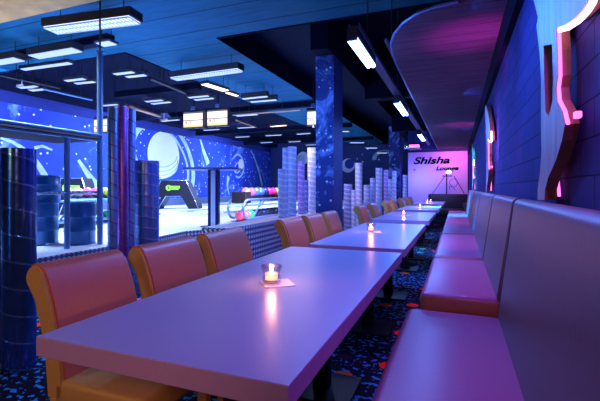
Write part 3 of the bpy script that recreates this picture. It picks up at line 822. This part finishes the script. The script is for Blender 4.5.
# ------------------------------------------------------------------ arched ball return hoods with green logo
def make_hood(px, base_py, dp, w, lab, rz):
    p = at_depth(px, base_py, dp)
    t = thing('ball_return_hood', lab, 'ball return', (p.x, p.y, ZF), rz, 'arched ball return hoods')
    h, W = 1.02, w
    outl = [(-W, 0), (-W * .62, 0), (-W * .30, h * .46), (W * .30, h * .46), (W * .62, 0), (W, 0), (W * .94, h * .18), (W * .50, h), (-W * .50, h), (-W * .94, h * .18)]
    bm = B(); extrude_poly(bm, [(x, -.22, z) for x, z in outl], (0, .44, 0)); obj('arch', bm, M['black_metal'], t)
    bm = B(); tube(bm, [(x, -.225, z) for x, z in (outl[5], outl[6], outl[7], outl[8], outl[9], outl[0])], .022, 8); tube(bm, [(x, -.225, z) for x, z in outl[1:5]], .018, 8); obj('edge_trim', bm, M['chrome'], t)
    bm = B(); zc = h * .74
    bmesh.ops.create_cone(bm, segments=20, cap_ends=True, radius1=.10, radius2=.10, depth=.02, matrix=Matrix.Translation((-.17, -.235, zc)) @ Matrix.Rotation(PI / 2, 4, 'X'))
    box(bm, (.07, -.235, zc + .025), (.34, .02, .085)); box(bm, (.05, -.235, zc - .05), (.28, .02, .03))
    lg = obj('logo', bm, M['green'], t)
    bm = B(); box(bm, (-.17, -.248, zc), (.03, .008, .11)); box(bm, (-.15, -.248, zc + .03), (.05, .008, .02)); box(bm, (-.15, -.248, zc - .03), (.05, .008, .02))
    obj('logo_mark', bm, M['black'], lg)
    for k in range(6):
        bm = B(); box(bm, (-.05 + .045 * k, -.248, zc + .025), (.012, .008, .045)); obj('logo_stroke', bm, M['black'], lg)
make_hood(176, 200, 14.3, .92, 'black arched ball return with green logo under the painted planet', A * .7)
make_hood(77, 200, 11.2, .62, 'black arched ball return with green logo behind the steel frame', A * .7)

# ------------------------------------------------------------------ score monitors
def monitor(px, py, w, h, dp, lab, two=True):
    c = at_depth(px, py, dp); W, Hh = w * dp / F / 2, h * dp / F / 2
    t = thing('score_monitor', lab, 'monitor', (c.x, c.y, c.z), A * .15, 'score monitors over the lanes')
    bm = B(); span(bm, (-W - .025, 0, -Hh - .03), (W + .025, .12, Hh + .06), .01); obj('casing', bm, M['black_metal'], t)
    def bar(name, x0, x1, z0, z1, m, y=-.004, par=t):
        b = B(); span(b, (x0, y, z0), (x1, y + .006, z1)); return obj(name, b, m, par)
    sc = bar('screen', -W, W, -Hh, Hh, M['screen'])
    bar('title_bar', -W, W, Hh * .80, Hh, M['screen_grey'], -.006, sc); bar('dividing_line', -W, W, -Hh * .16, -Hh * .06, M['screen_grey'], -.006, sc)
    bar('yellow_band', -W, W, -Hh, -Hh * .78, M['screen_yellow'], -.006, sc); bar('orange_line', -W, W * .6, -Hh * .72, -Hh * .68, M['screen_orange'], -.006, sc)
    for ch, x in (('4', -W * .8), ('7', -W * .38)):
        b = B()
        if ch == '4': span(b, (x + .035, -.008, -Hh * .55), (x + .055, -.003, -Hh * .22)); span(b, (x, -.008, -Hh * .45), (x + .07, -.003, -Hh * .37)); span(b, (x, -.008, -Hh * .45), (x + .016, -.003, -Hh * .22))
        else: span(b, (x, -.008, -Hh * .30), (x + .05, -.003, -Hh * .22)); span(b, (x + .034, -.008, -Hh * .55), (x + .05, -.003, -Hh * .22))
        obj('score_digit', b, M['screen_orange'], sc)
    b = B(); tube(b, [(0, .06, Hh + .05), (0, .06, ZC - c.z)], .02, 8); obj('hanger_rod', b, M['black_metal'], t)
    b = B(); box(b, (0, .0, Hh + .11), (.10, .05, .10), .01); obj('bracket', b, M['steel'], t)
    b = B(); box(b, (0, .02, -Hh - .045), (.05, .03, .03)); obj('status_lamp', b, M['chrome'], t)
monitor(193, 119.5, 22, 15, 11.0, 'left score screen of the lit pair above the lanes')
monitor(217.2, 117.5, 22.5, 15.5, 11.0, 'right score screen of the lit pair above the lanes')
monitor(100.5, 125.3, 16, 13.5, 11.4, 'score screen partly hidden by the steel pole')
monitor(313, 117.3, 11.5, 14, 9.5, 'score screen cut off by the starry pillar')

# ------------------------------------------------------------------ ceiling lamps
def lamp(xa, ya, xb, yb, zl, lab, depth=None, wid=.10, box_h=.07, warm=False, tail=None, group='fluorescent lamps over the bowling area', louvre=False):
    if depth: a, b = at_depth(xa, ya, depth), at_depth(xb, yb, depth); a.z = b.z = zl = (a.z + b.z) / 2
    else: a, b = at_z(xa, ya, zl), at_z(xb, yb, zl)
    if not depth: pass
    d = b - a; d.z = 0; L = d.length - max(0, wid - .1) * 1.0; c = (a + b) / 2
    zc = ZC if (c.y < 5.95 or -5.95 < c.x < -3.9) else 4.28
    t = thing('ceiling_lamp', lab, 'ceiling lamp', (c.x, c.y, zl), math.atan2(d.y, d.x), group)
    w = wid / 2
    bm = B(); span(bm, (-L / 2 - .03, -w - .015, .012), (L / 2 + .03, w + .015, box_h)); obj('housing', bm, M['housing'], t)
    bm = B(); span(bm, (-L / 2, -w, 0), (L / 2, w, .014)); obj('diffuser', bm, M['tube_warm'] if warm else M['tube_bright'] if louvre else M['tube'], t)
    if louvre:
        bm = B(); n = int(L / .06)
        for k in range(n + 1): box(bm, (-L / 2 + L * k / n, 0, -.008), (.006, 2 * w, .016))
        box(bm, (0, -w, -.008), (L, .006, .018)); box(bm, (0, w, -.008), (L, .006, .018)); box(bm, (0, 0, -.008), (L, .006, .016)); obj('louvre', bm, M['louvre'], t)
    for s in (-.38, .38):
        bm = B(); tube(bm, [(s * L, 0, box_h), (s * L, 0, zc - zl)], .006, 6); obj('suspension_rod', bm, M['black'], t)
Z = 3.45
LAMPS = [
    (47, 31, 139, 19.4, Z, dict(wid=.24, box_h=.13, louvre=True), 'large louvred lamp at the upper left below the tan beam'),
    (32, 57.8, 79, 50, Z, dict(wid=.2, box_h=.12), 'boxed lamp second from the left edge, below the large louvred lamp'),
    (-14, 65, 21, 59.5, Z, dict(wid=.2, box_h=.12), 'lamp cut off by the left edge of the photo'),
    (23, 70, 70, 63.6, Z, dict(), 'bare strip lamp just below the boxed lamp at left'),
    (66, 81.3, 84, 79.3, Z, dict(), 'upper one of two short strips left of the steel pole'),
    (76, 84, 94, 82.2, Z, dict(), 'lower one of two short strips left of the steel pole'),
    (20, 88.3, 36, 86.6, Z, dict(), 'short strip farthest to the left near the mural wall'),
    (31, 91, 44, 89.6, Z, dict(), 'short strip second from the left near the mural wall'),
    (172, 79.3, 242, 70, Z, dict(wid=.2, box_h=.13, louvre=True), 'large louvred lamp above the pair of score screens'),
    (99, 45.5, 114, 43.2, 3.3, dict(wid=.15, box_h=.04), 'small square lamp above the top of the steel pole'),
    (189, 98, 208, 96.2, Z, dict(), 'upper strip directly above the left score screen'),
    (195, 100.3, 213, 98.6, Z, dict(), 'lower strip directly above the left score screen'),
    (243, 99.2, 267, 96.8, Z, dict(box_h=.14), 'left tube of the boxed pair right of the score screens'),
    (251, 102.3, 276, 100.2, Z, dict(box_h=.14), 'right tube of the boxed pair right of the score screens'),
    (115, 74.7, 133, 72.6, Z, dict(), 'dim strip right of the steel pole, upper'),
    (127, 77.5, 145, 75.5, Z, dict(), 'dim strip right of the steel pole, lower'),
    (146, 102, 162, 100.5, Z, dict(), 'upper strip above the painted planet'),
    (152, 104.2, 170, 102.4, Z, dict(), 'lower strip above the painted planet'),
    (103, 106, 117, 104.8, Z, dict(), 'upper strip at the top of the tall duct cluster'),
    (112, 108, 126, 106.6, Z, dict(), 'lower strip at the top of the tall duct cluster'),
    (162, 121.5, 179, 120, Z, dict(), 'strip lamp just left of the pair of score screens'),
    (237, 116.3, 257, 114.8, Z, dict(), 'strip lamp level with the score screens, on their right'),
    (204, 130.5, 219, 129.6, Z, dict(), 'strip lamp just below the pair of score screens'),
    (236, 137.5, 249, 136.8, Z, dict(), 'far strip above the painted moon'),
    (261, 143, 272, 142.4, Z, dict(), 'far strip above the ball rack'),
    (266, 136, 281, 135.2, Z, dict(), 'far strip higher and right of the painted moon'),
    (238, 128.3, 254, 127.4, Z, dict(), 'far strip between score screens and pillar, left'),
    (271, 126.8, 286, 125.6, Z, dict(warm=True), 'warm strip between score screens and pillar'),
    (289, 142.2, 300, 141.6, Z, dict(), 'far strip above the duct cluster, left'),
    (297, 134.4, 310, 133.6, Z, dict(), 'far strip left of the pillar below the cut off screen'),
    (306, 145.3, 316, 144.8, Z, dict(), 'far strip touching the left outline of the pillar'),
    (349, 142.8, 365, 143.0, 0, dict(depth=18, wid=.2), 'leftmost far strip right of the starry pillar'),
    (365, 148, 378, 148.4, 0, dict(depth=18.5, wid=.2), 'middle far strip right of the starry pillar'),
    (376, 153, 388, 153.3, 0, dict(depth=19, wid=.2), 'lowest far strip right of the starry pillar'),
    (339, 131.5, 350, 131.8, 0, dict(depth=16, wid=.2), 'far strip half hidden by the starry pillar'),
    (203, 84, 227, 91.5, Z, dict(warm=True, wid=.18), 'warm lamp turned lengthwise above the score screens'),
    (227, 93, 237, 96.2, Z, dict(warm=True), 'short warm lamp turned lengthwise beyond the first warm one'),
]
for xa, ya, xb, yb, z, kw, lab in LAMPS: lamp(xa, ya, xb, yb, z, lab, **kw)

# pipes under the ceiling
PIPES = [('ceiling_pipe', [(130, 106.8), (160, 116)], 3.4, .05, 'cable', 'copper coloured pipe beside the tall duct cluster'), ('ceiling_pipe', [(44, 89), (92, 100)], 3.4, .025, 'steel', 'thin pale pipe along the mural wall at left'),
         ('ceiling_pipe', [(0, 75), (60, 88)], 3.5, .03, 'black_metal', 'dark pipe above the mural wall at far left'), ('ceiling_pipe', [(236, 120), (256, 127)], 3.4, .03, 'cable', 'short copper pipe right of the score screens'),
         ('ceiling_pipe', [(150, 78), (196, 97)], 3.55, .04, 'black_metal', 'dark pipe running to the score screens'), ('ceiling_pipe', [(233, 115), (300, 110)], 3.45, .025, 'cable', 'cross pipe between score screens and pillar')]
for nm, q_, z, r, mm, lab in PIPES:
    a, b = [at_z(*w, z) for w in q_]
    bm = B(); tube(bm, [a, b], r, 10); pp = obj(nm, bm, M[mm], smooth=True); tag(pp, lab, 'pipe', 'pipes under the ceiling')
    n = 2
    for k in range(n):
        c = a.lerp(b, .25 + .5 * k)
        zc = ZC if (c.y < 5.95 or -5.95 < c.x < -3.9) else 4.28
        bm = B(); tube(bm, [c, (c.x, c.y, zc)], .008, 6); obj('hanger', bm, M['black'], pp)

# blue tube lamps and trays over the lounge
tr = thing('cable_tray', 'long dark cable tray carrying the blue tube lamps over the lounge', 'cable tray', (-.87, 3.55, 2.62))
bm = B(); span(bm, (-.05, 0, 0), (.05, 10.5, .025)); span(bm, (-.05, 0, .02), (-.043, 10.5, .05)); span(bm, (.043, 0, .02), (.05, 10.5, .05)); obj('tray', bm, M['tray'], tr)
for k in range(5):
    bm = B(); yy = .6 + 2.3 * k; zt = (ZC if 3.55 + yy < 5.95 else 4.28) - 2.62
    tube(bm, [(0, yy, .03), (0, yy, zt)], .008, 6); obj('hanger_rod', bm, M['black'], tr)
bm = B(); tube(bm, [(-.62 - .07, 4.2, 2.72), (-.62 - .07, 15.5, 2.72)], .02, 8); o = obj('conduit_pipe', bm, M['tray']); tag(o, 'thin conduit beside the lowered panel edge', 'pipe')
for k, yy in enumerate((4.6, 9.0, 14)):
    bm = B(); tube(bm, [(-.69, yy, 2.72), (-.69, yy, ZC if yy < 5.95 else 4.28)], .006, 6); obj('hanger', bm, M['black'], o)
UV = [((348.5, 41), (371, 66.5), 'nearest blue twin tube lamp over the tables'), ((395, 103), (405, 115), 'middle blue tube lamp over the tables'), ((417.5, 134), (424, 141), 'farthest blue tube lamp over the tables')]
for a, b, lab in UV:
    zl = 2.5; p, q2 = at_z(*a, zl), at_z(*b, zl)
    L = max(.75, min(1.3, q2.y - p.y)); cy = (p.y + q2.y) / 2; x = -.87
    t = thing('ceiling_tube_lamp', lab, 'ceiling lamp', (x, cy, zl), 0, 'blue tube lamps over the tables')
    bm = B(); span(bm, (-.045, -L / 2 - .03, .03), (.045, L / 2 + .03, .115)); obj('housing', bm, M['housing'], t)
    for s in (-.026, .026):
        bm = B(); tube(bm, [(s, -L / 2, .006), (s, L / 2, .006)], .023, 12); obj('tube', bm, M['uvtube'], t, True)
    bm = B(); span(bm, (-.045, -L / 2 - .03, -.006), (.045, -L / 2, .03)); obj('end_cap', bm, M['housing'], t)
    bm = B(); span(bm, (-.045, L / 2, -.006), (.045, L / 2 + .03, .03)); obj('end_cap', bm, M['housing'], t)
p = at_depth(413, 146.5, 14.4)
t = thing('glowing_duct_lamp', 'pink and teal glowing box lamp above the left end of sign board', 'ceiling lamp', p)
bm = B(); box(bm, (0, 0, 0), (.60, .3, .22), .03); obj('housing', bm, M['chrome'], t, True)
bm = B(); box(bm, (.06, -.155, 0), (.34, .02, .10), .005); obj('diffuser', bm, M['pink'], t)
bm = B(); tube(bm, [(0, 0, .08), (0, 0, 4.28 - p.z)], .012, 6); obj('hanger_rod', bm, M['black'], t)

# ------------------------------------------------------------------ lights
def light(kind, loc, energy, col, size=.3, target=None, sx=None, sy=None, spot=None, blend=.6, spread=None):
    l = bpy.data.lights.new('light', kind); l.energy = energy; l.color = col
    if kind == 'AREA':
        l.shape = 'RECTANGLE'; l.size = sx; l.size_y = sy
        if spread: l.spread = math.radians(spread)
    else: l.shadow_soft_size = size
    if spot: l.spot_size = math.radians(spot); l.spot_blend = blend
    o = bpy.data.objects.new(l.name, l); C.objects.link(o); o.location = loc
    if target is not None:
        o.rotation_euler = (Vector(target) - Vector(loc)).to_track_quat('-Z', 'Y').to_euler()
    return o
BLUE, VIO, MAG = (.10, .22, 1.0), (.42, .22, 1.0), (1.0, .10, .85)
# bowling hall: rows of blacklight lamps under the ceiling
for x, y, e in ((-7.5, 7.5, 480), (-9.0, 12.5, 480), (-6.2, 14, 380), (-8, 19, 420), (-6.4, 3.6, 320)):
    light('AREA', (x, y, 3.35), e, (.34, .52, 1.0), target=(x, y, 0), sx=2.2, sy=1.0, spread=112)
# unseen lights added below the ceiling slab, standing in for floor bounce
light('AREA', (-4.9, 4.6, 1.9), 60, (.05, .20, 1.0), target=(-4.4, 5.2, 4), sx=1.5, sy=.8)
light('AREA', (-4.6, 9.5, 1.9), 60, (.05, .20, 1.0), target=(-5.0, 9.5, 4), sx=.8, sy=2.5)
light('AREA', (-4.6, 4.0, 3.0), 70, (.6, .74, 1.0), target=(-4.6, 4.0, 0), sx=.3, sy=1.8, spread=90)  # added over the floor edge to brighten the tread strip
light('AREA', (-3.5, 8.2, 3.0), 160, (.85, .70, 1.0), target=(-4.3, 8.4, .9), sx=.3, sy=1.5)  # unseen light added to brighten the balls on the near rack
light('AREA', (-3.45, 7.0, 1.5), 14, (.95, .75, 1.0), target=(-4.3, 7.8, .6), sx=.3, sy=.3, spread=80)  # unseen light added for the lower tier of balls
light('AREA', (-1.9, 4.9, 2.9), 40, (.12, .32, 1.0), target=(-2.9, 5.6, .3), sx=.4, sy=.4)  # unseen light added to brighten the tread plate
light('AREA', (-2.85, -1.3, 1.3), 3.5, (.15, .45, 1.0), target=(-2.7, 1.7, 1.1), sx=.25, sy=1.6)  # unseen strip added for a highlight on the left duct columns
# unseen wash lights added to make the mural wall glow
for y in (6.0, 11.0, 17.0): light('AREA', (-8.9, y, 3.3), 330, (.36, .50, 1.0), target=(XL, y, 1.0), sx=.6, sy=3.5)
# lounge: blue twin tubes
for y, e in ((3.9, 66), (8.0, 75), (12.0, 80)): light('AREA', (-.9, y, 2.46), e, (.09, .26, 1.0), target=(-.9, y, 0), sx=.12, sy=1.1)
light('AREA', (-.45, 1.7, 2.62), 12, (.14, .24, 1.0), target=(-.45, 1.8, 0), sx=.3, sy=1.0)  # no tube here: unseen blue light added over the near table
# unseen pinkish fill added behind the camera, warm light behind on the left
light('SPOT', (.1, -1.3, 2.0), 105, (1.0, .38, .40), .25, target=(-1.5, 1.4, .68), spot=42)
light('AREA', (-2.6, -.6, 1.7), 7, (1.0, .60, .10), target=(-1.3, 1.6, .6), sx=.5, sy=.5)
light('AREA', (-5.5, 2.4, 2.5), 6, (1.0, .52, .12), target=(-5.3, 2.7, 3.5), sx=.6, sy=.4)  # unseen warm light added under the tan beam
# unseen magenta spots along the block wall: down on the benches and up on the lowered panel
for y, e in ((1.5, 20), (3.2, 55), (5.0, 60), (8.0, 70), (11.5, 80)):
    light('SPOT', (.08, y, 2.55), e, (1.0, .14, .9), .08, target=(-.04, y, 0), spot=50)
for y in (3.6, 6.0, 9.0, 12.0): light('SPOT', (-.2, y, 2.3), 26, (1.0, .10, .42), .08, target=(-1.5, y + .3, .75), spot=60)  # unseen pink spots added to colour the chair fronts
light('SPOT', (.25, 3.9, 1.75), 40, (1.0, .05, .9), .06, target=(.16, 4.05, 2.6), spot=72, blend=1)
light('SPOT', (.25, 9.5, 1.75), 30, (1.0, .05, .9), .06, target=(.1, 9.7, 2.6), spot=75, blend=1)
light('AREA', (.26, .95, 2.0), 11, (.5, .08, 1.0), target=(.40, 1.25, 1.62), sx=.05, sy=.2)  # added to strengthen the LED glow on the near wall
light('AREA', (.30, 4.6, 1.7), 2.5, (.7, .08, 1.0), target=(.40, 4.75, 1.75), sx=.05, sy=.5)  # added to strengthen the glow around the second wood slab
for y in (6.5, 10.5): light('AREA', (.10, y, 1.7), 9, (.03, .14, 1.0), target=(.40, y, 1.7), sx=.1, sy=2.5)  # unseen blue wash on the block wall
light('AREA', (-.05, 3.4, 2.5), 8, (.03, .14, 1.0), target=(.40, 3.4, 1.8), sx=.1, sy=1.5)  # same blue wash nearer the camera
light('AREA', (-.1, 2.9, 2.2), 13, (.02, .15, 1.0), target=(.36, 2.1, 1.6), sx=.1, sy=.4)  # unseen blue light added for the front of the nearest wood slab
light('AREA', (-.85, 4.9, 2.3), 22, (.16, .24, 1.0), target=(.3, 4.9, .9), sx=.2, sy=1.5, spread=100)  # unseen light added to turn the bench backs blue
light('AREA', (-.22, 9.6, 2.5), 120, (.02, .50, 1.0), target=(.40, 9.9, 1.0), sx=.1, sy=2.0, spread=50)  # unseen cyan light added to turn the farthest bench back turquoise
# sign board
light('AREA', (-.1, 14.9, 2.5), 15, (1.0, .12, .85), target=(.0, YB, 1.6), sx=.8, sy=.1)
light('AREA', (-1.3, 14.9, 1.6), 26, (.10, .10, 1.0), target=(-1.2, YB, 1.5), sx=.8, sy=.1)

W = bpy.data.worlds.new('World'); bpy.context.scene.world = W; W.use_nodes = True
W.node_tree.nodes['Background'].inputs[0].default_value = (.10, .08, .35, 1)
W.node_tree.nodes['Background'].inputs[1].default_value = .05

# ------------------------------------------------------------------ camera and view
cam = bpy.data.cameras.new('camera'); cam.sensor_width = 36; cam.lens = 24; cam.shift_y = -(200.5 - Y0) / 600
cam.clip_start = .02
co = bpy.data.objects.new('camera', cam); C.objects.link(co); co.location = EYE; co.rotation_euler = (PI / 2, 0, A)
sc = bpy.context.scene; sc.camera = co
sc.view_settings.view_transform = 'Standard'; sc.view_settings.look = 'None'; sc.view_settings.gamma = 1
sc.view_settings.exposure = 0
try: sc.view_settings.use_curve_mapping = False
except Exception: pass
try:
    sc.cycles.use_denoising = True; sc.cycles.max_bounces = 8; sc.cycles.sample_clamp_indirect = 4; sc.cycles.caustics_reflective = False
    sc.cycles.transparent_max_bounces = 16
except Exception: pass
